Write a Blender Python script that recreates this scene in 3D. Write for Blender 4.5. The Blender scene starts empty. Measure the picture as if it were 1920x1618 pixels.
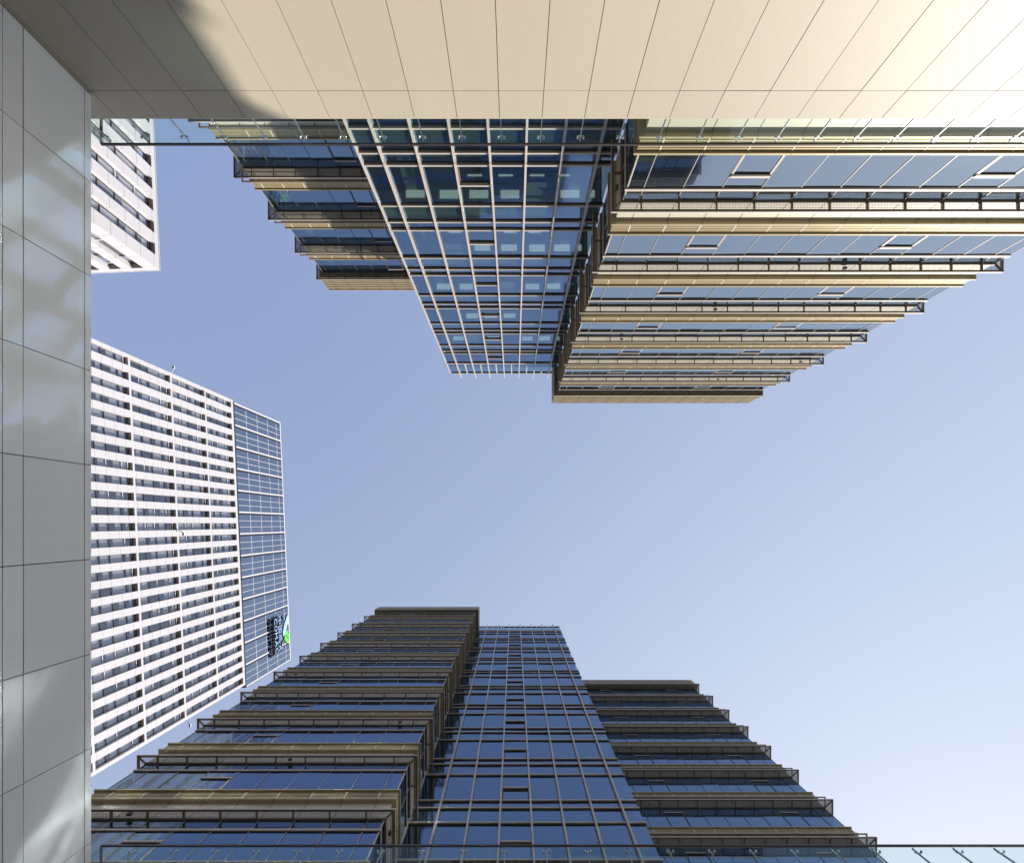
import bpy, math, random
from mathutils import Vector
random.seed(7)
C = bpy.context.scene.collection
CZ = 1.6                       # eye height: every z below is measured from the eye, CZ is added when a mesh is built

# ------------------------------------------------------------------ camera, world, sun, exposure
cam_d = bpy.data.cameras.new("camera")
cam = bpy.data.objects.new("camera", cam_d); C.objects.link(cam)
cam.location = (0, 0, CZ); cam.rotation_euler = (math.pi, 0, 0)      # straight up; image right = +X, image down = +Y
cam_d.sensor_width = 36.0
FPX = 840.0
cam_d.lens = FPX/1920*36.0
cam_d.shift_x = -4/1920; cam_d.shift_y = 173/1920
cam_d.clip_end = 6000
sc = bpy.context.scene
sc.camera = cam
SUN_EL = math.radians(27.0)
SUN_AZ = math.atan2(0.945, 1.0)                                     # from +Y towards +X
sun_dir = Vector((math.sin(SUN_AZ)*math.cos(SUN_EL), math.cos(SUN_AZ)*math.cos(SUN_EL), math.sin(SUN_EL)))
w = bpy.data.worlds.new("World"); sc.world = w; w.use_nodes = True
nt = w.node_tree
sky = nt.nodes.new("ShaderNodeTexSky"); sky.sky_type = 'NISHITA'; sky.sun_disc = False
sky.sun_elevation = SUN_EL; sky.sun_rotation = SUN_AZ
sky.altitude = 0; sky.air_density = 1.5; sky.dust_density = 1.2; sky.ozone_density = 3.0
bg = nt.nodes["Background"]; bg.inputs[1].default_value = 0.15
gam = nt.nodes.new("ShaderNodeGamma"); gam.inputs[1].default_value = 0.20            # hazy, evenly bright city sky
tint = nt.nodes.new("ShaderNodeMix"); tint.data_type = 'RGBA'; tint.blend_type = 'MULTIPLY'; tint.inputs[0].default_value = 1.0
tint.inputs[7].default_value = (1.15, 1.265, 1.62, 1)
nt.links.new(sky.outputs[0], gam.inputs[0]); nt.links.new(gam.outputs[0], tint.inputs[6]); 
wtc = nt.nodes.new("ShaderNodeTexCoord"); wdot = nt.nodes.new("ShaderNodeVectorMath"); wdot.operation = 'DOT_PRODUCT'   # haze brightens towards the sun's side
wdot.inputs[1].default_value = (math.sin(SUN_AZ), math.cos(SUN_AZ), 0)
wma = nt.nodes.new("ShaderNodeVectorMath"); wma.operation = 'MULTIPLY_ADD'; wma.inputs[1].default_value = (0.43, 0.37, 0.19); wma.inputs[2].default_value = (1, 1, 1)
wsc = nt.nodes.new("ShaderNodeVectorMath"); wsc.operation = 'MULTIPLY'
nt.links.new(wtc.outputs['Generated'], wdot.inputs[0]); nt.links.new(wdot.outputs['Value'], wma.inputs[0])
nt.links.new(tint.outputs[2], wsc.inputs[0]); nt.links.new(wma.outputs[0], wsc.inputs[1]); nt.links.new(wsc.outputs[0], bg.inputs[0])
sl = bpy.data.lights.new("sun", 'SUN'); sl.energy = 2.6; sl.angle = math.radians(0.53); sl.color = (1.0, 0.955, 0.905)
so = bpy.data.objects.new("sun", sl); C.objects.link(so); so.location = (60, 60, 90)
so.rotation_euler = sun_dir.to_track_quat('Z', 'Y').to_euler()
sc.view_settings.view_transform = 'Standard'; sc.view_settings.look = 'None'
sc.view_settings.gamma = 1.0; sc.view_settings.exposure = 1.3; sc.view_settings.use_curve_mapping = False
cy = sc.cycles
cy.use_denoising = True; cy.use_adaptive_sampling = False
cy.use_guiding = True; cy.use_surface_guiding = True; cy.use_volume_guiding = False; cy.guiding_training_samples = 64   # finds the sun mirrored by the glass
cy.max_bounces = 12; cy.diffuse_bounces = 4; cy.glossy_bounces = 6; cy.transmission_bounces = 8; cy.transparent_max_bounces = 16
cy.caustics_reflective = True; cy.caustics_refractive = False; cy.blur_glossy = 0.0
cy.sample_clamp_indirect = 0.0

# ------------------------------------------------------------------ materials
def new_mat(name):
    m = bpy.data.materials.new(name); m.use_nodes = True
    n = m.node_tree.nodes; l = m.node_tree.links
    return m, n, l, n["Principled BSDF"]
def noise_col(n, l, base, amount, scale, stretch=(1, 1, 1), detail=4):
    tc = n.new("ShaderNodeTexCoord"); mp = n.new("ShaderNodeMapping"); mp.inputs['Scale'].default_value = stretch
    nz = n.new("ShaderNodeTexNoise"); nz.inputs['Scale'].default_value = scale; nz.inputs['Detail'].default_value = detail
    l.new(tc.outputs['Object'], mp.inputs[0]); l.new(mp.outputs[0], nz.inputs[0])
    mx = n.new("ShaderNodeMix"); mx.data_type = 'RGBA'
    a = [max(0, c*(1-amount)) for c in base]; b = [min(1, c*(1+amount)) for c in base]
    mx.inputs[6].default_value = (*a, 1); mx.inputs[7].default_value = (*b, 1)
    l.new(nz.outputs[0], mx.inputs[0])
    return mx.outputs[2], nz, mp
def plain(name, base, rough=0.5, metal=0.0, amount=0.12, scale=0.6, stretch=(1, 1, 1), bump=0.0, spec=0.5, vary=0.0, streak=0.0):
    m, n, l, p = new_mat(name)
    c, nz, mp = noise_col(n, l, base, amount, scale, stretch)
    if streak:                                                        # fine rain streaks down the panel
        c2, nz2, mp2 = noise_col(n, l, (0.5, 0.5, 0.5), streak, 3.0, (3, 3, 0.12), 6)
        mu = n.new("ShaderNodeMix"); mu.data_type = 'RGBA'; mu.blend_type = 'OVERLAY'; mu.inputs[0].default_value = 1.0
        l.new(c, mu.inputs[6]); l.new(c2, mu.inputs[7]); c = mu.outputs[2]
    if vary:                                                          # each panel is its own object with its own tone
        oi = n.new("ShaderNodeObjectInfo"); mr = n.new("ShaderNodeMapRange"); mr.inputs[3].default_value = 1-vary; mr.inputs[4].default_value = 1+vary
        vs = n.new("ShaderNodeVectorMath"); vs.operation = 'SCALE'
        l.new(oi.outputs['Random'], mr.inputs[0]); l.new(c, vs.inputs[0]); l.new(mr.outputs[0], vs.inputs['Scale']); c = vs.outputs[0]
    l.new(c, p.inputs['Base Color'])
    p.inputs['Roughness'].default_value = rough; p.inputs['Metallic'].default_value = metal
    p.inputs['Specular IOR Level'].default_value = spec
    if bump:
        b = n.new("ShaderNodeBump"); b.inputs['Strength'].default_value = bump; b.inputs['Distance'].default_value = 0.02
        l.new(nz.outputs[0], b.inputs['Height']); l.new(b.outputs[0], p.inputs['Normal'])
    return m
def facade_glass(name, refl, through, ior=1.9, wav=0.02, wscale=0.9, floor=0.0, haze=0.0, hrefl=None):
    m, n, l, p = new_mat(name); n.remove(p); out = n["Material Output"]
    g = n.new("ShaderNodeBsdfGlossy"); g.inputs['Color'].default_value = (*refl, 1); g.inputs['Roughness'].default_value = 0.0
    t = n.new("ShaderNodeBsdfTransparent"); t.inputs[0].default_value = (*through, 1)
    fr = n.new("ShaderNodeFresnel"); ge = n.new("ShaderNodeNewGeometry"); mi = n.new("ShaderNodeMix")
    mi.inputs[2].default_value = ior; mi.inputs[3].default_value = 1/ior          # the node inverts the index on back faces: a thin pane has the same one on both
    l.new(ge.outputs['Backfacing'], mi.inputs[0]); l.new(mi.outputs[0], fr.inputs[0])
    mx = n.new("ShaderNodeMixShader")
    tc = n.new("ShaderNodeTexCoord"); nz = n.new("ShaderNodeTexNoise"); nz.inputs['Scale'].default_value = wscale; nz.inputs['Detail'].default_value = 1.0
    b = n.new("ShaderNodeBump"); b.inputs['Strength'].default_value = 1.0; b.inputs['Distance'].default_value = wav
    l.new(tc.outputs['Object'], nz.inputs[0]); l.new(nz.outputs[0], b.inputs['Height']); l.new(b.outputs[0], g.inputs['Normal'])
    ad = n.new("ShaderNodeMath"); ad.operation = 'ADD'; ad.inputs[1].default_value = floor; ad.use_clamp = True
    l.new(fr.outputs[0], ad.inputs[0]); l.new(ad.outputs[0], mx.inputs[0])
    gs = g
    if haze:                                                          # a share of the reflection is slightly hazy (dust on the panes)
        h = n.new("ShaderNodeBsdfGlossy"); h.inputs['Color'].default_value = (*(hrefl or refl), 1); h.inputs['Roughness'].default_value = 0.10
        l.new(b.outputs[0], h.inputs['Normal'])
        gs = n.new("ShaderNodeMixShader"); gs.inputs[0].default_value = haze
        l.new(g.outputs[0], gs.inputs[1]); l.new(h.outputs[0], gs.inputs[2])
    l.new(t.outputs[0], mx.inputs[1]); l.new(gs.outputs[0], mx.inputs[2]); l.new(mx.outputs[0], out.inputs[0])
    return m
M = {}
M['glass'] = facade_glass("tinted_glass", (0.13, 0.35, 0.84), (0.27, 0.37, 0.34), ior=2.1, wav=0.003, wscale=0.45, floor=0.25, haze=0.55, hrefl=(0.60, 0.70, 0.76))
M['glass_sun_haze'] = facade_glass("sun_hazed_glass", (0.76, 0.89, 1.0), (0.20, 0.27, 0.25), ior=2.1, wav=0.003, wscale=0.45, floor=0.28, haze=0.3)  # copy of the tinted glass; sun haze on the right wing put into its colour
M['glass_c'] = facade_glass("crown_glass", (0.70, 0.82, 1.0), (0.10, 0.13, 0.17), ior=2.2, wav=0.01, wscale=0.3, floor=0.25)
M['glass_w'] = facade_glass("window_glass", (0.85, 0.9, 1.0), (0.60, 0.61, 0.63), ior=1.9, wav=0.008, wscale=0.4, floor=0.10)
M['glass_b'] = facade_glass("balustrade_glass", (0.85, 0.95, 0.93), (0.91, 0.965, 0.945), ior=1.3, wav=0.0)
M['bronze'] = plain("bronze_metal", (0.42, 0.345, 0.20), 0.38, 0.3, 0.12, 0.5, (1, 1, 4))
M['champagne'] = plain("champagne_panel", (0.56, 0.51, 0.40), 0.38, 0.1, 0.06, 0.4)
M['mullion'] = plain("mullion_metal", (0.56, 0.49, 0.42), 0.4, 0.25, 0.06, 0.5)
M['frame'] = plain("dark_frame_metal", (0.10, 0.085, 0.07), 0.45, 0.3, 0.1)
M['walk'] = plain("brown_frame_metal", (0.21, 0.165, 0.12), 0.4, 0.3, 0.1)
M['fascia'] = plain("beige_metal_panel", (0.425, 0.372, 0.28), 0.50, 0.0, 0.035, 0.35, (1, 1, 0.4), 0.0, 0.42, 0.02, 0.035)
M['joint'] = plain("joint_sealant", (0.08, 0.07, 0.06), 0.8)
M['joint_light'] = plain("joint_edge_metal", (0.72, 0.66, 0.56), 0.4)
M['stone'] = plain("grey_stone_panel", (0.74, 0.73, 0.68), 0.42, 0.0, 0.08, 0.8, (1, 0.25, 1.2), 0.0, 0.5, 0.04, 0.08)
M['steel'] = plain("steel", (0.55, 0.55, 0.55), 0.3, 0.9, 0.05)
M['handrail'] = plain("dark_handrail_metal", (0.07, 0.055, 0.05), 0.35, 0.4, 0.1)
M['slab'] = plain("ceiling_white", (0.50, 0.52, 0.50), 0.8)
M['dark'] = plain("interior_dark", (0.05, 0.055, 0.06), 0.9)
M['room'] = plain("interior_wall", (0.30, 0.31, 0.30), 0.9, 0, 0.3, 0.25)
M['roof'] = plain("roof_concrete", (0.35, 0.34, 0.33), 0.9)
M['reveal'] = plain("brown_reveal_panel", (0.36, 0.31, 0.27), 0.5, 0.1, 0.1)
M['wdark'] = plain("window_frame_metal", (0.05, 0.05, 0.055), 0.5, 0.2)
M['wlight'] = plain("white_metal", (0.70, 0.68, 0.68), 0.45, 0.1, 0.04)
M['blind'] = plain("roller_blind", (0.62, 0.61, 0.62), 0.8)
M['navy'] = plain("navy_sign_metal", (0.012, 0.016, 0.05), 0.4, 0.2)
M['sky_blue'] = plain("pale_blue_sign_face", (0.42, 0.60, 0.92), 0.35, 0, 0.03)
M['green'] = plain("green_sign_face", (0.16, 0.72, 0.05), 0.35, 0, 0.03)
M['paving'] = plain("paving_granite", (0.11, 0.115, 0.12), 0.8, 0, 0.2, 0.4)
M['box'] = plain("black_box_metal", (0.03, 0.03, 0.03), 0.5)
def white_clad():
    m, n, l, p = new_mat("white_cladding")
    c, nz, mp = noise_col(n, l, (0.58, 0.555, 0.56), 0.05, 0.5, (1, 1, 0.3))
    tc = n.new("ShaderNodeTexCoord"); sp = n.new("ShaderNodeSeparateXYZ"); l.new(tc.outputs['Object'], sp.inputs[0])
    md = n.new("ShaderNodeMath"); md.operation = 'PINGPONG'; md.inputs[1].default_value = 0.80
    l.new(sp.outputs[2], md.inputs[0])
    lt = n.new("ShaderNodeMath"); lt.operation = 'LESS_THAN'; lt.inputs[1].default_value = 0.022
    l.new(md.outputs[0], lt.inputs[0])
    mx = n.new("ShaderNodeMix"); mx.data_type = 'RGBA'; mx.inputs[7].default_value = (0.27, 0.25, 0.25, 1)
    l.new(lt.outputs[0], mx.inputs[0]); l.new(c, mx.inputs[6]); l.new(mx.outputs[2], p.inputs['Base Color'])
    p.inputs['Roughness'].default_value = 0.45
    return m
M['white'] = white_clad()
def perforated(name, rib):
    m, n, l, p = new_mat(name)
    p.inputs['Base Color'].default_value = (0.24, 0.20, 0.16, 1); p.inputs['Roughness'].default_value = 0.5; p.inputs['Metallic'].default_value = 0.3
    out = n["Material Output"]; tc = n.new("ShaderNodeTexCoord"); sp = n.new("ShaderNodeSeparateXYZ"); l.new(tc.outputs['Object'], sp.inputs[0])
    fac = []
    for ax in (0, 1):
        md = n.new("ShaderNodeMath"); md.operation = 'PINGPONG'; md.inputs[1].default_value = 0.03
        lt = n.new("ShaderNodeMath"); lt.operation = 'GREATER_THAN'; lt.inputs[1].default_value = rib
        l.new(sp.outputs[ax], md.inputs[0]); l.new(md.outputs[0], lt.inputs[0]); fac.append(lt)
    mu = n.new("ShaderNodeMath"); mu.operation = 'MULTIPLY'; l.new(fac[0].outputs[0], mu.inputs[0]); l.new(fac[1].outputs[0], mu.inputs[1])
    tr = n.new("ShaderNodeBsdfTransparent"); mx = n.new("ShaderNodeMixShader")
    l.new(mu.outputs[0], mx.inputs[0]); l.new(p.outputs[0], mx.inputs[1]); l.new(tr.outputs[0], mx.inputs[2]); l.new(mx.outputs[0], out.inputs[0])
    return m
M['perf'] = perforated("perforated_metal", 0.0075)
M['perf_fine'] = perforated("fine_perforated_metal", 0.017)
def glowing_panel():
    m, n, l, p = new_mat("glowing_ceiling_panel")
    p.inputs['Base Color'].default_value = (0.8, 0.85, 0.82, 1); p.inputs['Emission Color'].default_value = (0.85, 0.92, 0.88, 1)
    p.inputs['Emission Strength'].default_value = 0.42  # added glow stands in for bounced room light on pale ceiling panels
    return m
M['ceiling_glow'] = glowing_panel()

# ------------------------------------------------------------------ mesh helpers
def root(name, loc, label, cat, group=None, kind=None):
    o = bpy.data.objects.new(name, None); C.objects.link(o); o.location = loc; o.empty_display_size = 0.5
    o['label'] = label; o['category'] = cat
    if group: o['group'] = group
    if kind: o['kind'] = kind
    return o
class MB:
    def __init__(s): s.v = []; s.f = []; s.m = []; s.mats = []
    def mi(s, m):
        if m not in s.mats: s.mats.append(m)
        return s.mats.index(m)
    def face(s, pts, m):
        b = len(s.v); s.v += [tuple(p) for p in pts]; s.f.append(tuple(range(b, b+len(pts)))); s.m.append(s.mi(m))
    def hexa(s, p, m):      # p: 8 points, bottom ring 0-3, top ring 4-7
        b = len(s.v); s.v += [tuple(q) for q in p]; k = s.mi(m)
        for f in ((3, 2, 1, 0), (4, 5, 6, 7), (0, 1, 5, 4), (1, 2, 6, 5), (2, 3, 7, 6), (3, 0, 4, 7)):
            s.f.append(tuple(b+i for i in f)); s.m.append(k)
    def box(s, x0, x1, y0, y1, z0, z1, m):
        x0, x1 = min(x0, x1), max(x0, x1); y0, y1 = min(y0, y1), max(y0, y1)
        s.hexa([(x0, y0, z0), (x1, y0, z0), (x1, y1, z0), (x0, y1, z0), (x0, y0, z1), (x1, y0, z1), (x1, y1, z1), (x0, y1, z1)], m)
    def prism(s, poly, fn, m, mside=None):   # poly of (a,b); fn(a,b,t) with t = 0 back, 1 front
        n = len(poly); b = len(s.v)
        s.v += [tuple(fn(a, c, 0)) for a, c in poly] + [tuple(fn(a, c, 1)) for a, c in poly]
        k = s.mi(m); ks = s.mi(mside or m)
        s.f.append(tuple(b+n+i for i in range(n))); s.m.append(k)
        s.f.append(tuple(b+n-1-i for i in range(n))); s.m.append(ks)
        for i in range(n):
            j = (i+1) % n; s.f.append((b+i, b+j, b+n+j, b+n+i)); s.m.append(ks)
    def sweep(s, path, o0, o1, z0, z1, m):   # rectangular section swept along a plan path with mitred corners
        rings = [(off(path, i, o0), off(path, i, o1)) for i in range(len(path))]
        b = len(s.v); k = s.mi(m)
        for a, c in rings: s.v += [(a[0], a[1], z0), (c[0], c[1], z0), (c[0], c[1], z1), (a[0], a[1], z1)]
        for i in range(len(rings)-1):
            p, q = b+4*i, b+4*i+4
            for j in range(4):
                s.f.append((p+j, q+j, q+(j+1) % 4, p+(j+1) % 4)); s.m.append(k)
        e = b+4*(len(rings)-1)
        s.f.append((b, b+1, b+2, b+3)); s.m.append(k)
        s.f.append((e+3, e+2, e+1, e)); s.m.append(k)
    def add(s, o):
        b = len(s.v); s.v += o.v
        for f, m in zip(o.f, o.m): s.f.append(tuple(b+i for i in f)); s.m.append(s.mi(o.mats[m]))
    def build(s, name, parent=None, label=None, kind=None):
        r = parent
        while r is not None and r.parent is not None: r = r.parent
        ox, oy, oz = (r.location if r is not None else (0, 0, 0))
        me = bpy.data.meshes.new(name)
        me.from_pydata([(x-ox, y-oy, z+CZ-oz) for x, y, z in s.v], [], s.f)
        for m in s.mats: me.materials.append(M[m])
        me.polygons.foreach_set('material_index', s.m); me.update()
        o = bpy.data.objects.new(name, me); C.objects.link(o)
        if parent is not None: o.parent = parent
        if label: o['label'] = label
        if kind: o['kind'] = kind
        return o
def seg_n(p, q):
    d = Vector((q[0]-p[0], q[1]-p[1])); d.normalize(); return Vector((d.y, -d.x)), d
def off(path, i, o):
    if i == 0: n = seg_n(path[0], path[1])[0]
    elif i == len(path)-1: n = seg_n(path[-2], path[-1])[0]
    else:
        a = seg_n(path[i-1], path[i])[0]; b = seg_n(path[i], path[i+1])[0]; n = (a+b)/(1+a.dot(b))
    return (path[i][0]+n.x*o, path[i][1]+n.y*o)
def proj_area(pts):
    im = [(964+FPX*x/max(z, .5), 982+FPX*y/max(z, .5)) for x, y, z in pts]
    im = [(min(max(x, 172), 1920), min(max(y, 225), 1618)) for x, y in im]
    a = 0
    for i in range(len(im)):
        x0, y0 = im[i]; x1, y1 = im[(i+1) % len(im)]; a += x0*y1-x1*y0
    return abs(a)/2
def emit(parts, name, parents=None, limit=100):
    """parts: (area, mesh, parent); the largest become parts of their own, the rest one part"""
    parts.sort(key=lambda p: -p[0])
    for a, mb, par in parts[:limit]: mb.build(name, par)
    rest = {}
    for a, mb, par in parts[limit:]:
        rest.setdefault(par.name, (MB(), par))[0].add(mb)
    for mb, par in rest.values(): mb.build(name, par, kind='stuff')

# ------------------------------------------------------------------ ground
g = MB(); g.face([(-1500, -1500, -CZ), (1500, -1500, -CZ), (1500, 1500, -CZ), (-1500, 1500, -CZ)], 'paving')
o = g.build("ground"); o['kind'] = 'structure'; o['label'] = "granite paved ground between the buildings"

# ------------------------------------------------------------------ bronze office towers
FH = 4.28
def along(path, grid0, pitch):
    """cut every segment of a plan path into bays; yields (segment start, direction, normal, t0, t1)"""
    for i in range(len(path)-1):
        n, d = seg_n(path[i], path[i+1]); L = (Vector(path[i+1])-Vector(path[i])).length
        first = grid0[i]
        ts = [0.0]; t = first
        while t < L-0.12: ts.append(t); t += pitch
        ts.append(L)
        for j in range(len(ts)-1): yield i, j, Vector(path[i]), d, n, ts[j], ts[j+1], len(ts)-1
def pt(p, d, n, t, o, z): return (p.x+d.x*t+n.x*o, p.y+d.y*t+n.y*o, z)
def bar(mb, p, d, n, t0, t1, o0, o1, z0, z1, m):
    mb.hexa([pt(p, d, n, t0, o0, z0), pt(p, d, n, t1, o0, z0), pt(p, d, n, t1, o1, z0), pt(p, d, n, t0, o1, z0),
             pt(p, d, n, t0, o0, z1), pt(p, d, n, t1, o0, z1), pt(p, d, n, t1, o1, z1), pt(p, d, n, t0, o1, z1)], m)

def wing(tower, path, grid0, levels, core, ztop, far, vents, wins, wd=0.44, gl='glass'):
    """glass storeys with bronze bands and a walkway grille per storey; levels = walkway heights, last one carries the louvre screen"""
    body = MB()
    x0, x1, y0, y1 = core
    body.box(x0, x1, y0, y1, -CZ, ztop-1.2, 'room')
    for z in levels:
        body.sweep(path, -6.5, -0.16, z+0.12, z+1.70, 'slab')
    body.sweep(path, -6.5, -0.2, ztop-1.4, ztop-1.15, 'roof')
    body.box(x0, x1, y0, y1, ztop-1.2+0.003, ztop-1.05, 'roof')
    for i, j, p, d, n, t0, t1, nb in along(path, grid0, 1.5):        # columns behind the glass
        if j % 4 == 1: bar(body, p, d, n, t0-0.3, t0+0.3, -1.4, -0.8, -CZ, ztop-1.4, 'slab')
    part = body.build("bronze_wing", tower)
    for li, z in enumerate(levels):
        top = li == len(levels)-1
        sp = MB()
        if not top:
            sp.sweep(path, -0.10, 0.02, z+0.08, z+1.09, 'champagne')
            sp.sweep(path, -0.10, 0.216, z+1.093, z+1.165, 'bronze')
            sp.sweep(path, -0.10, 0.09, z+1.168, z+1.745, 'bronze')
            for r in range(5): sp.sweep(path, 0.08, 0.135, z+1.20+r*0.11, z+1.265+r*0.11, 'bronze')
            sp.sweep(path, -0.10, 0.222, z+1.748, z+1.82, 'bronze')
            for i, j, p, d, n, t0, t1, nb in along(path, grid0, 1.5):
                if j == 0: continue
                bar(sp, p, d, n, t0-0.012, t0+0.012, 0.018, 0.026, z+0.1, z+1.088, 'frame')
                bar(sp, p, d, n, t0-0.02, t0+0.02, 0.085, 0.145, z+1.17, z+1.742, 'joint_light')
                for zz, oo in ((1.093, 0.216), (1.748, 0.222)):
                    bar(sp, p, d, n, t0-0.008, t0+0.008, 0.0, oo+0.003, z+zz-0.003, z+zz+0.075, 'frame')
            sp.build("spandrel_band", part)
        else:
            sp.sweep(path, -0.12, 0.20, z+0.1, ztop-0.05, 'bronze')
            for r in range(6):
                zz = z+0.22+r*(ztop-z-0.3)/6
                sp.sweep(path, 0.19, 0.44, zz, zz+0.06, 'bronze')
                sp.sweep(path, 0.40, 0.445, zz-0.11, zz+0.0, 'bronze')
            sp.sweep(path, -0.3, 0.45, ztop-0.06, ztop, 'mullion')
            for i, j, p, d, n, t0, t1, nb in along(path, grid0, 1.5):
                if j: bar(sp, p, d, n, t0-0.02, t0+0.02, 0.19, 0.447, z+0.1, ztop-0.07, 'frame')
            sp.build("louvre_screen", part)
        wk = MB()
        wk.sweep(path, wd-0.085, wd, z, z+0.085, 'walk')
        wk.sweep(path, wd-0.01, wd+0.008, z+0.02, z+0.09, 'mullion')
        wk.sweep(path, 0.0, 0.075, z, z+0.035, 'walk'); wk.sweep(path, 0.0, 0.08, z+0.037, z+0.085, 'mullion')
        rings = [(off(path, i, 0.07), off(path, i, wd-0.08)) for i in range(len(path))]
        for a, b in zip(rings[:-1], rings[1:]):
            wk.face([(*a[0], z+0.05), (*b[0], z+0.05), (*b[1], z+0.05), (*a[1], z+0.05)], 'perf_fine' if far else 'perf')
        for i, j, p, d, n, t0, t1, nb in along(path, grid0, 1.5):
            if j: bar(wk, p, d, n, t0-0.12, t0-0.07, 0.0, wd-0.04, z-0.02, z+0.08, 'walk')
            if (j*7+li*5+i) % 13 == 4: bar(wk, p, d, n, t0+0.5, t0+0.68, 0.14, 0.25, z+0.055, z+0.16, 'box')
        for i in range(1, len(path)-1):                              # corner diagonals
            a = off(path, i, 0.02); b = off(path, i, wd-0.01)
            dx, dy = b[1]-a[1], -(b[0]-a[0]); q = math.hypot(dx, dy); dx, dy = dx/q*0.03, dy/q*0.03
            wk.hexa([(a[0]-dx, a[1]-dy, z-0.01), (b[0]-dx, b[1]-dy, z-0.01), (b[0]+dx, b[1]+dy, z-0.01), (a[0]+dx, a[1]+dy, z-0.01),
                     (a[0]-dx, a[1]-dy, z+0.06), (b[0]-dx, b[1]-dy, z+0.06), (b[0]+dx, b[1]+dy, z+0.06), (a[0]+dx, a[1]+dy, z+0.06)], 'walk')
        if far and not top:                                       # a second, narrower frame above the grille
            wk.sweep(path, 0.43, 0.50, z+0.62, z+0.70, 'walk')
            for i, j, p, d, n, t0, t1, nb in along(path, grid0, 1.5):
                if j: bar(wk, p, d, n, t0-0.025, t0+0.025, 0.02, 0.44, z+0.63, z+0.69, 'walk')
        wk.build("walkway_grille", part)
        if not far:
            tr = MB(); tr.sweep(path, -0.06, 0.062, z-0.67, z-0.56, 'mullion'); tr.sweep(path, -0.05, 0.03, z-0.70, z-0.672, 'frame'); tr.build("transom", part)
        # windows
        zb = z+1.83-FH
        for i, j, p, d, n, t0, t1, nb in along(path, grid0, 1.5):
            mb = MB(); e = 0.02
            tl = [random.uniform(-0.007, 0.007) for _ in range(3)]
            def q(t, zz): return pt(p, d, n, t, tl[0]+tl[1]*(t-t0)+tl[2]*(zz-zb)*0.5, zz)
            if far: mb.face([q(t0+e, zb), q(t1-e, zb), q(t1-e, z+0.06), q(t0+e, z+0.06)], gl)
            else:
                mb.face([q(t0+e, zb), q(t1-e, zb), q(t1-e, z-0.70), q(t0+e, z-0.70)], gl)
                mb.face([q(t0+e, z-0.56), q(t1-e, z-0.56), q(t1-e, z+0.06), q(t0+e, z+0.06)], gl)
            bar(mb, p, d, n, t0-0.009 if j else t0, t0+0.010, -0.05, 0.02, zb, z+0.06, 'frame' if far else 'mullion')
            bar(mb, p, d, n, t0+0.0105, t0+0.030, -0.05, 0.008, zb, z+0.06, 'frame')
            if j == nb-1: bar(mb, p, d, n, t1-0.02, t1, -0.05, 0.02, zb, z+0.06, 'mullion')
            if vents[i] and j % 6 == vents[i][0] and j not in (0, nb-1):
                vz = z-0.62 if far else z-1.30
                bar(mb, p, d, n, t0+0.02, t1-0.02, -0.02, 0.06, vz, vz+0.08, 'mullion')
                bar(mb, p, d, n, t0+0.02, t1-0.02, -0.02, 0.05, vz-0.06, vz-0.002, 'frame')
                for tt in (t0+0.035, t1-0.085): bar(mb, p, d, n, tt, tt+0.05, -0.02, 0.025, zb, vz-0.002, 'frame' if far else 'mullion')
            a = proj_area([q(t0, zb), q(t1, zb), q(t1, z), q(t0, z)])
            wins.append((a, mb, part))
    return part

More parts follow.
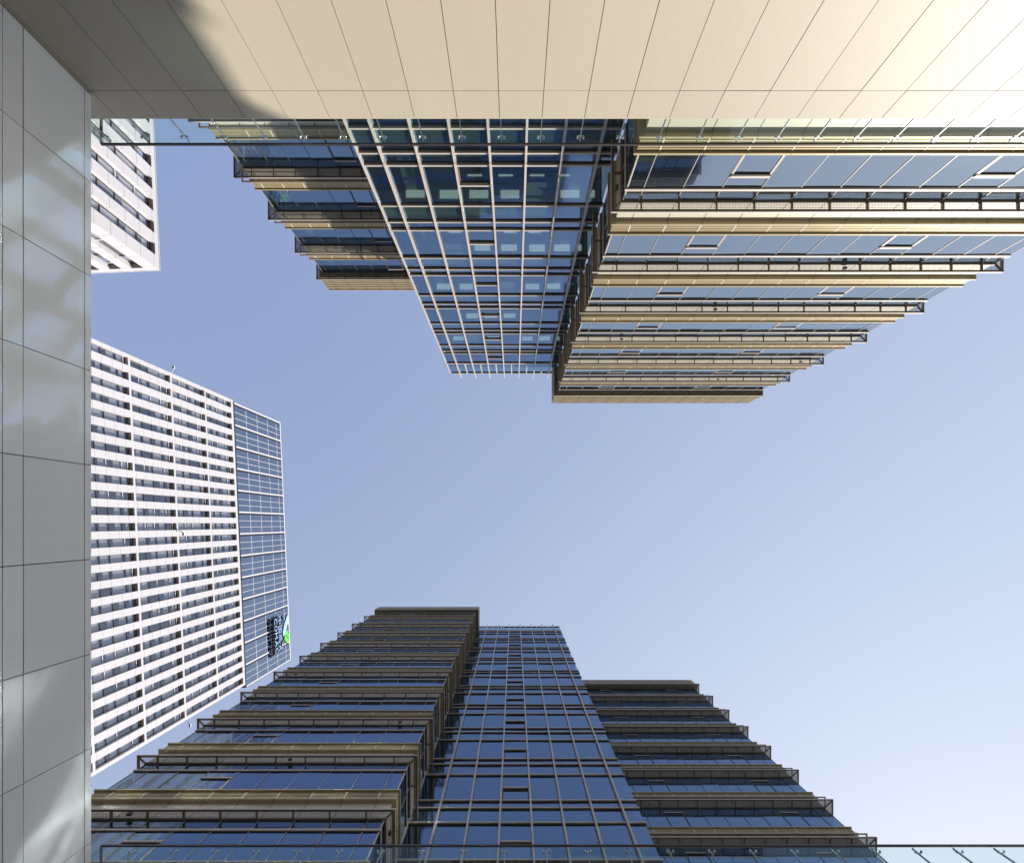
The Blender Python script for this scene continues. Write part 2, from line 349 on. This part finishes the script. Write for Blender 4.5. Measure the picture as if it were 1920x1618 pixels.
def curtain(tower, X0, X1, Y, sgn, mull, w, levels, depth, ztop, vent_col, panes, lights=True):
    """full-height glass bay between the wings: fins, transoms and panes; sgn = outward direction along Y"""
    body = MB()
    yb = Y-sgn*depth
    def by(o): return Y+sgn*o
    body.box(X0+0.1, X1-0.1, by(-6.0), yb, -CZ, ztop-3, 'room')
    for z in levels:
        body.box(X0+0.06, X1-0.02, by(-0.14), by(-6.2), z-0.16, z+1.35, 'slab')
    body.box(X0+0.02, X1-0.02, by(-0.3), yb, ztop-2.9, ztop-2.6, 'roof')
    body.box(X0, X0+0.05, by(-0.3), yb, -CZ, ztop-2.6, 'frame')
    body.box(X0+1.25, X0+1.75, by(-1.3), by(-0.8), -CZ, ztop-3, 'slab')
    body.box(X1-1.6, X1-1.1, by(-1.3), by(-0.8), -CZ, ztop-3, 'slab')
    part = body.build("glass_bay", tower)
    xs = [X0]+list(mull)+[X1]
    for x in mull:
        f = MB()
        f.box(x-0.045, x+0.045, by(0.02), by(0.22), -CZ, ztop+1.1, 'mullion')
        f.box(x-0.03, x+0.03, by(-0.12), by(0.02), -CZ, ztop-0.1, 'frame')
        for z in levels: f.box(x-0.05, x+0.05, by(0.1), by(0.225), z+1.18, z+1.205, 'frame')
        f.build("mullion", part)
    e = MB(); e.box(X0-0.05, X0+0.05, by(-0.2), by(0.1), -CZ, ztop, 'mullion'); e.build("corner_post", part)
    def row(z, name="transom", proud=0.10):
        t = MB()
        for a, b in zip(xs[:-1], xs[1:]):
            a2 = a+(0.048 if a != X0 else 0.053); b2 = b-(0.048 if b != X1 else 0)
            t.box(a2, b2, by(-0.08), by(proud), z, z+0.07, 'mullion')
            t.box(a2, b2, by(-0.08), by(proud-0.06), z-0.05, z-0.002, 'frame')
        t.build(name, part)
    zs = []
    for z in levels:
        zs += [z-0.34, z+0.83, z+1.47]
    zs = [z for z in zs if z < ztop-2]+[ztop-2.8, ztop-0.08]
    zs = sorted(zs)
    for z in zs: row(z)
    for k in range(len(zs)-1):
        za, zb = zs[k]+0.07, zs[k+1]-0.05
        for c, (a, b) in enumerate(zip(xs[:-1], xs[1:])):
            mb = MB(); tl = [random.uniform(-0.007, 0.007) for _ in range(3)]
            def q(x, zz): return (x, by(tl[0]+tl[1]*(x-a)+tl[2]*(zz-za)), zz)
            pts = [q(a+0.05, za), q(b-0.05, za), q(b-0.05, zb), q(a+0.05, zb)]
            mb.face(pts, 'glass')
            if c == vent_col and zb-za > 2.0 and k < len(zs)-2:
                zm = za+1.05
                mb.box(a+0.06, b-0.06, by(-0.03), by(0.12), zm, zm+0.08, 'mullion')
                mb.box(a+0.06, b-0.06, by(-0.03), by(0.07), zm-0.07, zm-0.002, 'frame')
                for xx in (a+0.062, b-0.112): mb.box(xx, xx+0.05, by(-0.03), by(0.03), za, zm-0.072, 'frame')
            panes.append((proj_area(pts), mb, part))
    po = MB()                                                        # short posts of the glazed parapet
    for a, b in zip(mull[:-1], mull[1:]):
        po.box((a+b)/2-0.05, (a+b)/2+0.05, by(0.03), by(0.12), ztop-2.7, ztop-0.09, 'mullion')
    po.build("parapet_post", part, kind=None)
    if lights:                                                       # pale ceiling panels and slim tubes behind the glass, brightened by an added glow
        for z in levels:
            for c, (a, b) in enumerate(zip(xs[:-1], xs[1:])):
                if c == 0 or random.random() < 0.12: continue
                L = MB(); r1 = random.uniform(-0.12, 0.1); r2 = random.uniform(-0.2, 0.2)
                L.box(a+0.30+max(r1, -0.1), b-0.30+r1, by(-0.78), by(-0.42+r1*0.3), z-0.20, z-0.165, 'ceiling_glow')
                if random.random() < 0.8: L.box(a+0.35+r2, b-0.45+r2, by(-1.55), by(-1.48), z-0.20, z-0.165, 'ceiling_glow')
                if random.random() < 0.16: L.box(a+0.08, b-0.08, by(-0.27), by(-0.24), z-0.30-random.uniform(0.5, 1.6), z-0.2, 'blind')
                L.build("ceiling_panel", part)
    return part

A_lv = [22.07+4.27*k for k in range(-4, 6)]
B_lv = [22.72+4.297*k for k in range(-4, 10)]
A = root("office_tower", (0, -22, 0), "sunlit bronze and glass office tower, shorter, with wide glass bay, above the beige panels", "office building")
winsA = []; panesA = []
FH = 4.27
wing(A, [(23.68, -31), (23.68, -12.84), (4.31, -12.84), (4.31, -15.3)], [0.7, 0.72, 1.2], A_lv, (10.9, 17.2, -31, -19.4), 46.05, False, [None, (4,), None], winsA, 0.44, 'glass_sun_haze')
wing(A, [(-6.45, -24.33), (-18.5, -24.33), (-18.5, -37)], [1.1, 0.8], A_lv, (-12.0, -6.6, -37, -30.9), 45.9, True, [(3,), None], winsA, 0.68)
mullA = [-5.53+1.5067*k for k in range(7)]
curtain(A, -6.5, 4.30, -15.5, 1, mullA, 1.5, A_lv, 16, 46.0, 3, panesA)
emit(winsA, "window"); emit(panesA, "glass_panel")

B = root("office_tower", (0, 22, 0), "shaded dark bronze and blue glass office tower, taller, rising past the lower balustrade", "office building")
winsB = []; panesB = []
FH = 4.297
DL = 11.75+0.44
wing(B, [(-18.7, 33), (-18.7, DL), (-5.34, DL), (-5.34, 14.9)], [0.7, 0.7, 1.2], B_lv, (-12.0, -12.0+0.6, 19.0, 33), 63.4, False, [None, (3,), None], winsB)
DR = 21.9+0.68
wing(B, [(6.45, DR), (24.7, DR), (24.7, 37)], [0.75, 0.75], B_lv, (6.6, 18.1, DR+6.6, 37), 63.6, True, [(4,), None], winsB, 0.68)
mullB = [-3.9+1.592*k for k in range(7)]
curtain(B, -5.33, 6.6, 15.0, -1, mullB, 1.6, B_lv, 17, 65.3, 3, panesB, lights=False)
emit(winsB, "window"); emit(panesB, "glass_panel")

# ------------------------------------------------------------------ podium with beige fascia (upper edge of the picture)
P = root("terrace_podium", (8, -13, 0), "terrace edge clad in large sunlit beige metal panels", "podium")
YF = -10.98
mb = MB(); mb.box(-12.35, 40, YF-0.06, YF-0.12, 7.0, 12.15, 'joint'); mb.box(-12.35, 40, YF-0.121, -15.2, 11.3, 12.0, 'roof')
mb.box(-12.35, 40, YF-0.02, YF-0.26, 12.151, 12.18, 'fascia')
mb.box(-12.35, 40, YF-0.121, -13.5, 7.0, 7.3, 'fascia')
body = mb.build("terrace_slab", P)
G = 0.008
k0 = -11
for k in range(k0, 27):
    xa, xb = -0.395+1.15*k+G, -0.395+1.15*(k+1)-G
    if xa < -12.35: continue
    for za, zb in ((11.376, 12.15), (9.0, 11.364), (7.0, 8.988)):
        p = MB(); t = [random.uniform(-0.0025, 0.0025) for _ in range(3)]
        def q(x, z, o): return (x, YF+o+t[0]+t[1]*(x-xa)*0.6+t[2]*(z-za)*0.6, z)
        p.hexa([q(xa, za, -0.055), q(xb, za, -0.055), q(xb, za, 0), q(xa, za, 0), q(xa, zb, -0.055), q(xb, zb, -0.055), q(xb, zb, 0), q(xa, zb, 0)], 'fascia')
        p.build("fascia_panel", P)

# ------------------------------------------------------------------ terrace on the lower side (its fascia lies outside the picture)
P2 = root("terrace_podium", (8, 10, 0), "terrace edge under the lower glass balustrade, in front of the shaded tower", "podium")
mb = MB(); mb.box(-12.3, 45, 9.3, 11.6, 11.3, 12.15, 'fascia'); mb.build("terrace_slab", P2)

# ------------------------------------------------------------------ stone clad wall on the left
W = root("stone_wall", (-11, 0, 0), "grey stone panelled wall along the left edge, crossed by patches of reflected sunlight", "wall")
XW = -10.84
mb = MB(); mb.box(XW-0.07, XW-0.9, -10.97, 16, 7.2, 11.47, 'joint'); mb.box(XW-0.02, XW-0.9, -10.97, 16, 11.471, 11.5, 'stone')
mb.build("wall_core", W)
yb = [-11.33+2.41*k for k in range(12)]
y_off = (445-982)/921*10.84
yb = [y_off+2.41*k for k in range(-2, 10)]
G = 0.011
for ya, yc in zip(yb[:-1], yb[1:]):
    ya2 = max(ya, -10.97)
    if yc < -10.9: continue
    for za, zb in ((11.315, 11.468), (9.905, 11.295), (9.50, 9.885), (7.2, 9.48)):
        p = MB(); t = [random.uniform(-0.003, 0.003) for _ in range(3)]
        def q(y, z, o): return (XW+o+t[0]+t[1]*(y-ya)*0.5+t[2]*(z-za)*0.5, y, z)
        a, b = ya2+G, yc-G
        p.hexa([q(a, za, -0.06), q(b, za, -0.06), q(b, za, 0), q(a, za, 0), q(a, zb, -0.06), q(b, zb, -0.06), q(b, zb, 0), q(a, zb, 0)], 'stone')
        p.build("stone_panel", W)

# ------------------------------------------------------------------ glass balustrades
def balustrade(Y, sgn, x_end, joint0, pitch, label, ztop=13.25, zbot=12.19):
    r = root("glass_balustrade", (5, Y, zbot+CZ), label, "balustrade", "glass balustrades along the terraces")
    xl = -12.2
    h = MB(); h.box(xl, x_end, Y-0.025, Y+0.025, ztop-0.04, ztop+0.012, 'handrail'); h.box(xl-0.025, xl+0.025, Y+sgn*0.026, Y+sgn*2.2, ztop-0.04, ztop+0.012, 'handrail')
    h.build("handrail", r)
    b = MB(); b.box(xl, x_end, Y-0.06, Y+0.06, zbot-0.005, zbot+0.10, 'steel'); b.build("base_channel", r)
    xs = [xl]; x = joint0
    while x > xl+0.3: x -= pitch
    x += pitch if x <= xl+0.3 else 0
    while x < x_end: xs.append(x); x += pitch
    xs.append(x_end)
    for a, c in zip(xs[:-1], xs[1:]):
        g = MB(); g.box(a+0.012, c-0.012, Y-0.008, Y+0.008, zbot+0.1, ztop-0.05, 'glass_b')
        g.build("glass_pane", r)
    g = MB(); g.box(xl-0.008, xl+0.008, Y+sgn*0.05, Y+sgn*2.2, zbot, ztop-0.05, 'glass_b'); g.build("glass_pane", r)
    for x in xs[1:-1]:
        p = MB(); p.box(x-0.010, x+0.010, Y+sgn*0.03, Y+sgn*0.09, zbot+0.1, ztop-0.046, 'steel'); post = p.build("post", r)
        m = MB()
        for s in (-1, 1):
            cx, cz, R = x+s*0.085, ztop-0.25, 0.028
            poly = [(cx+R*math.cos(i*math.pi/5), cz+R*math.sin(i*math.pi/5)) for i in range(10)]
            m.prism(poly, lambda u, v, t: (u, Y-0.03+0.06*t, v), 'steel')
            m.box(min(x, cx), max(x, cx), Y+sgn*0.031, Y+sgn*0.055, cz-0.010, cz+0.010, 'steel')
        m.build("clamp", post)
    return r
balustrade(-11.2, -1, 34.0, (640+25/3-964)/711*11.2, 1.15, "sunlit glass balustrade with round steel clamps on the beige panel terrace")
balustrade(9.5, 1, 40.0, (1060+345/3-964)/602*9.5, 1.20, "glass balustrade at the bottom edge in front of the shaded tower")

# ------------------------------------------------------------------ white buildings on the left
ANG = 0.044
class Frame:
    """facade frame: u along the wall, o outwards, z up"""
    def __init__(s, ox, oy, tx, ty): s.o = (ox, oy); s.t = (tx, ty); s.n = (ty, -tx)
    def __call__(s, u, o, z): return (s.o[0]+s.t[0]*u+s.n[0]*o, s.o[1]+s.t[1]*u+s.n[1]*o, z)
    def box(s, mb, u0, u1, o0, o1, z0, z1, m):
        mb.hexa([s(u0, o0, z0), s(u1, o0, z0), s(u1, o1, z0), s(u0, o1, z0), s(u0, o0, z1), s(u1, o0, z1), s(u1, o1, z1), s(u0, o1, z1)], m)
def white_facade(F, part, u0, n, pitch, heads, group_h, zroof, wins, seed, zmin):
    rnd = random.Random(seed)
    fr = MB(); ww = pitch*0.53; d = 0.50; u1 = u0+n*pitch
    F.box(fr, u0, u1, -1.4, -0.9, zmin, zroof-1.0, 'dark')
    for k in range(n+1):                                             # white piers between the window strips
        a = u0+k*pitch-(pitch-ww)/2; b = a+(pitch-ww)
        F.box(fr, max(a, u0), min(b, u1), -d, 0, zmin, zroof, 'white')
    for hz in heads:                                                 # white belts with a brown soffit over each window head
        for k in range(n):
            a = u0+k*pitch+(pitch-ww)/2; b = a+ww
            F.box(fr, a, b, -d, -0.004, hz+0.03, (hz+0.38 if hz != heads[0] else zroof), 'white')
            F.box(fr, a, b, -d, -0.03, hz, hz+0.028, 'reveal')
    fr.build("white_pier_grid", part)
    for hz in heads:
        zl = hz-group_h+0.40
        if hz < zmin+3: continue
        for k in range(n):
            a = u0+k*pitch+(pitch-ww)/2; b = a+ww
            mb = MB(); cuts = [0, 0.27, 0.50, 0.80, 0.955]
            cuts = [c+rnd.choice((-0.02, 0, 0.02)) if 0 < c < 0.9 else c for c in cuts]
            H = hz-zl
            pts = None
            for c0, c1 in zip(cuts[:-1], cuts[1:]):
                z0, z1 = zl+H*c0+0.05, zl+H*c1-0.05
                q = [F(a, -d+0.05, z0), F(b, -d+0.05, z0), F(b, -d+0.05, z1), F(a, -d+0.05, z1)]
                mb.face(q, 'glass_w')
                F.box(mb, a, b, -d, -d+0.10, z1+0.002, z1+0.09, 'wdark' if rnd.random() < 0.75 else 'wlight')
                if rnd.random() < 0.8:
                    dz = (z1-z0)*rnd.uniform(0.3, 1.0); F.box(mb, a+0.03, b-0.03, -d-0.13, -d-0.10, z1-dz, z1, 'blind')
            F.box(mb, a, b, -d-0.02, -d+0.08, zl+H*cuts[-1]+0.05, hz-0.002, 'wdark')
            F.box(mb, a, a+0.05, -d, -d+0.09, zl, hz-0.45, 'wdark')
            q = [F(a, 0, zl), F(b, 0, zl), F(b, 0, hz), F(a, 0, hz)]
            wins.append((proj_area(q), mb, part))
T = root("white_tower", (-62, 4, 0), "tall white tower with rows of narrow windows and a blue glass crown", "tower")
sa, ca = math.sin(ANG), math.cos(ANG)
FC = Frame(-55, 0, sa, ca); FC.n = (ca, -sa)
u0, n, pitch = -24.66, 26, 56.74/26
body = MB(); FC.box(body, u0+0.02, u0+n*pitch-0.02, -22, -1.41, -CZ, 88.6, 'white'); FC.box(body, u0+0.4, u0+n*pitch+0.3, -22, -0.9, 88.9, 106.6, 'dark')
FC.box(body, u0+0.02, u0+0.4, -1.4, -0.53, -CZ, 89.2, 'white'); FC.box(body, u0+n*pitch-0.4, u0+n*pitch-0.02, -1.4, -0.53, -CZ, 89.2, 'white')
tpart = body.build("tower_body", T)
winsC = []
white_facade(FC, tpart, u0, n, pitch, [89.0-0.35, 81.0, 72.95, 65.0, 57.0, 49.0], 8.0, 89.3, winsC, 3, 45)
emit(winsC, "window")
# glass crown: floors every 4 m, 13 bays with pale double ribs
cr = MB(); FC.box(cr, u0+0.35, u0+n*pitch+0.4, -0.85, -0.06, 89.302, 89.62, 'wdark')
FC.box(cr, u0+0.35, u0+n*pitch+0.4, -1.2, 0.06, 107.0, 107.35, 'wlight')
crown = cr.build("glass_crown", T)
zl = [89.64, 93.5, 97.5, 101.6, 105.3, 107.0]
bw = (n*pitch-0.1)/13; c0 = u0+0.4
pc = []
for k in range(13):
    a = c0+k*bw
    rib = MB(); FC.box(rib, a-0.02, a+0.26, -0.5, 0.10, 89.63, 106.99, 'wlight'); FC.box(rib, a+0.265, a+0.5, -0.5, 0.02, 89.63, 106.99, 'wdark'); rib.build("rib", crown)
    sub = MB()
    for f in (1, 2): FC.box(sub, a+0.62+f*(bw-0.62)/3-0.035, a+0.62+f*(bw-0.62)/3+0.035, -0.1, 0.05, 89.63, 106.99, 'wlight')
    for z in zl[1:-1]: FC.box(sub, a+0.622, a+bw-0.052, -0.1, 0.03, z-0.06, z+0.06, 'wlight')
    sub.build("glazing_bar", crown)
    for z0, z1 in zip(zl[:-1], zl[1:]):
        mb = MB(); t = [random.uniform(-0.01, 0.01) for _ in range(3)]
        q = [FC(a+0.62, t[0], z0), FC(a+bw-0.05, t[0]+t[1], z0), FC(a+bw-0.05, t[0]+t[1]+t[2], z1), FC(a+0.62, t[0]+t[2], z1)]
        mb.face(q, 'glass_c'); pc.append((proj_area(q), mb, crown))
        if random.random() < 0.6: FC.box(mb, a+1+random.uniform(0, 1.5), a+2.6+random.uniform(0, 1.2), -0.5, -0.45, z1-random.uniform(0.8, 3.0), z1-0.2, 'blind')
emit(pc, "glass_panel")
rb = MB(); FC.box(rb, c0+13*bw-0.05, c0+13*bw+0.2, -0.5, 0.1, 89.63, 106.99, 'wlight'); FC.box(rb, c0+13*bw+0.2, c0+13*bw+0.4, -0.9, -0.1, 89.63, 106.99, 'wdark'); rb.build("rib", crown)

Dk = root("white_block", (-46, -36, 0), "lower white office block with slanting window strips at upper left, beside the balustrade", "building")
cxD, cyD = -36.0, -25.75
FD = Frame(cxD, cyD, sa, ca); FD.n = (ca, -sa)
FE = Frame(cxD, cyD, -ca, sa); FE.n = (sa, ca)
body = MB(); FD.box(body, -40, -1.41, -40, -1.41, -CZ, 44.9, 'white'); dpart = body.build("block_body", Dk)
winsD = []
white_facade(FD, dpart, -0.75-16*2.2, 16, 2.2, [45.0, 37.0, 29.0, 21.0, 13.0], 8.0, 45.5, winsD, 11, 8)
white_facade(FE, dpart, 0.75, 16, 2.2, [45.0, 37.0, 29.0, 21.0, 13.0], 8.0, 45.5, winsD, 12, 8)
emit(winsD, "window")
cp = MB(); FD.box(cp, -0.75, 0, -0.75, 0, -CZ, 45.5, 'white'); cp.build("corner_pier", dpart)
cp = MB(); FD.box(cp, -36, 0.03, -1.0, 0.03, 45.503, 45.56, 'wlight'); FE.box(cp, 1.0, 36, -1.0, 0.03, 45.503, 45.56, 'wlight'); cp.build("parapet_coping", dpart)

# ------------------------------------------------------------------ sign on the glass crown
S = root("rooftop_sign", (-54, 25, 95), "pale blue letter sign with blue and green emblem on the white tower's glass crown", "sign")
def text_mesh(txt, size, ox, part_name, u, z, width=None):
    cu = bpy.data.curves.new("lettering", 'FONT'); cu.body = txt; cu.size = size; cu.extrude = 0.0; cu.resolution_u = 3
    to = bpy.data.objects.new("lettering", cu); C.objects.link(to)
    bpy.context.view_layer.update()
    dg = bpy.context.evaluated_depsgraph_get(); me = bpy.data.meshes.new_from_object(to.evaluated_get(dg))
    bpy.data.objects.remove(to); bpy.data.curves.remove(cu)
    return me
def letter(txt, u, z, h, wd, thick=0.3, grow=0.0):
    import bmesh
    me = text_mesh(txt, 1.0, 0, "letter", u, z)
    xs = [v.co.x for v in me.vertices]; ys = [v.co.y for v in me.vertices]
    if not xs: return
    x0, x1, y0, y1 = min(xs), max(xs), min(ys), max(ys)
    bm = bmesh.new(); bm.from_mesh(me)
    bmesh.ops.remove_doubles(bm, verts=bm.verts, dist=1e-5)
    for v in bm.verts: v.co = Vector(((v.co.x-x0)/(x1-x0)*wd, (v.co.y-y0)/(y1-y0)*h, 0))
    mb = MB()
    bm.verts.index_update()
    for f in bm.faces:
        mb.face([FC(u+v.co.x, 0.85, z+v.co.y) for v in f.verts], 'sky_blue')
        mb.face([FC(u+v.co.x, 0.85-thick, z+v.co.y) for v in f.verts], 'navy')
    for e in bm.edges:
        if len(e.link_faces) == 1:
            a, b = e.verts
            mb.face([FC(u+a.co.x, 0.85, z+a.co.y), FC(u+b.co.x, 0.85, z+b.co.y), FC(u+b.co.x, 0.85-thick, z+b.co.y), FC(u+a.co.x, 0.85-thick, z+a.co.y)], 'navy')
    bm.free()
    mb.build("letter", S)
us = [21.25, 22.75, 24.35, 26.1, 27.7]
for ch, u in zip("COMAC", us): letter(ch, u, 99.35, 1.2, 1.3)
for ch, u in zip("中国商飞", [21.1, 23.1, 25.05, 27.1]): letter(ch, u, 100.9, 1.5, 1.65)
bk = MB()
for zz in (99.15, 100.62, 102.5): FC.box(bk, 21.0, 29.2, 0.40, 0.50, zz, zz+0.16, 'navy')
for k in range(11):
    u = 21.15+k*0.79
    FC.box(bk, u, u+0.12, 0.12, 0.38, 98.5, 102.6, 'navy'); FC.box(bk, u-0.15, u+0.27, 0.12, 0.45, 98.3, 98.75, 'navy')
bk.build("support_frame", S)
def emblem(poly, m):
    e = MB(); e.prism(poly, lambda u, z, t: FC(u, 0.55+0.3*t, z), m, 'navy'); e.build("emblem", S)
emblem([(21.3, 105.2), (22.4, 105.75), (24.7, 104.3), (25.7, 103.75), (26.0, 102.95), (25.0, 102.8), (23.4, 103.5)], 'sky_blue')
emblem([(24.75, 104.55), (26.6, 105.75), (27.0, 105.45), (25.75, 104.1), (25.6, 103.75)], 'green')
emblem([(25.75, 103.65), (25.9, 104.0), (27.15, 105.35), (28.2, 104.9), (26.7, 103.35)], 'green')

# ------------------------------------------------------------------ floodlights fixed to the white tower
def floodlight(u, z, du, dn, label):
    p0 = FC(u, 0.05, z); r = root("floodlight", (p0[0], p0[1], p0[2]+CZ), label, "floodlight", "floodlights on the white tower")
    a = MB(); n = 6; R = 0.07
    p1 = Vector(FC(u+du, dn, z+0.25)); p0 = Vector(p0); ax = (p1-p0).normalized()
    s1 = ax.orthogonal().normalized(); s2 = ax.cross(s1)
    poly = [(R*math.cos(i*2*math.pi/n), R*math.sin(i*2*math.pi/n)) for i in range(n)]
    a.prism(poly, lambda x, y, t: p0.lerp(p1, t)+s1*x+s2*y, 'wlight'); a.build("arm", r)
    h = MB(); c = p1+ax*0.05
    FC2 = Frame(c.x, c.y, *FC.t); FC2.n = FC.n
    sgn = 1 if du >= 0 else -1
    FC2.box(h, -0.08 if sgn > 0 else -0.42, 0.42 if sgn > 0 else 0.08, -0.15, 0.15, c.z-0.09, c.z+0.10, 'wlight'); FC2.box(h, 0.02 if sgn > 0 else -0.38, 0.38 if sgn > 0 else -0.02, -0.12, 0.12, c.z-0.12, c.z-0.092, 'wdark')
    h.build("lamp_head", r)
floodlight(u0, 73.15, -0.75, 0.3, "small white floodlight on an arm at the upper corner of the white tower")
floodlight(0.9, 73.15, 0.6, 0.7, "small floodlight on an arm in the middle of the white tower's front")
floodlight(u0+n*pitch, 73.15, 0.75, 0.4, "small floodlight on an arm at the white tower's lower corner, above the bronze tower")
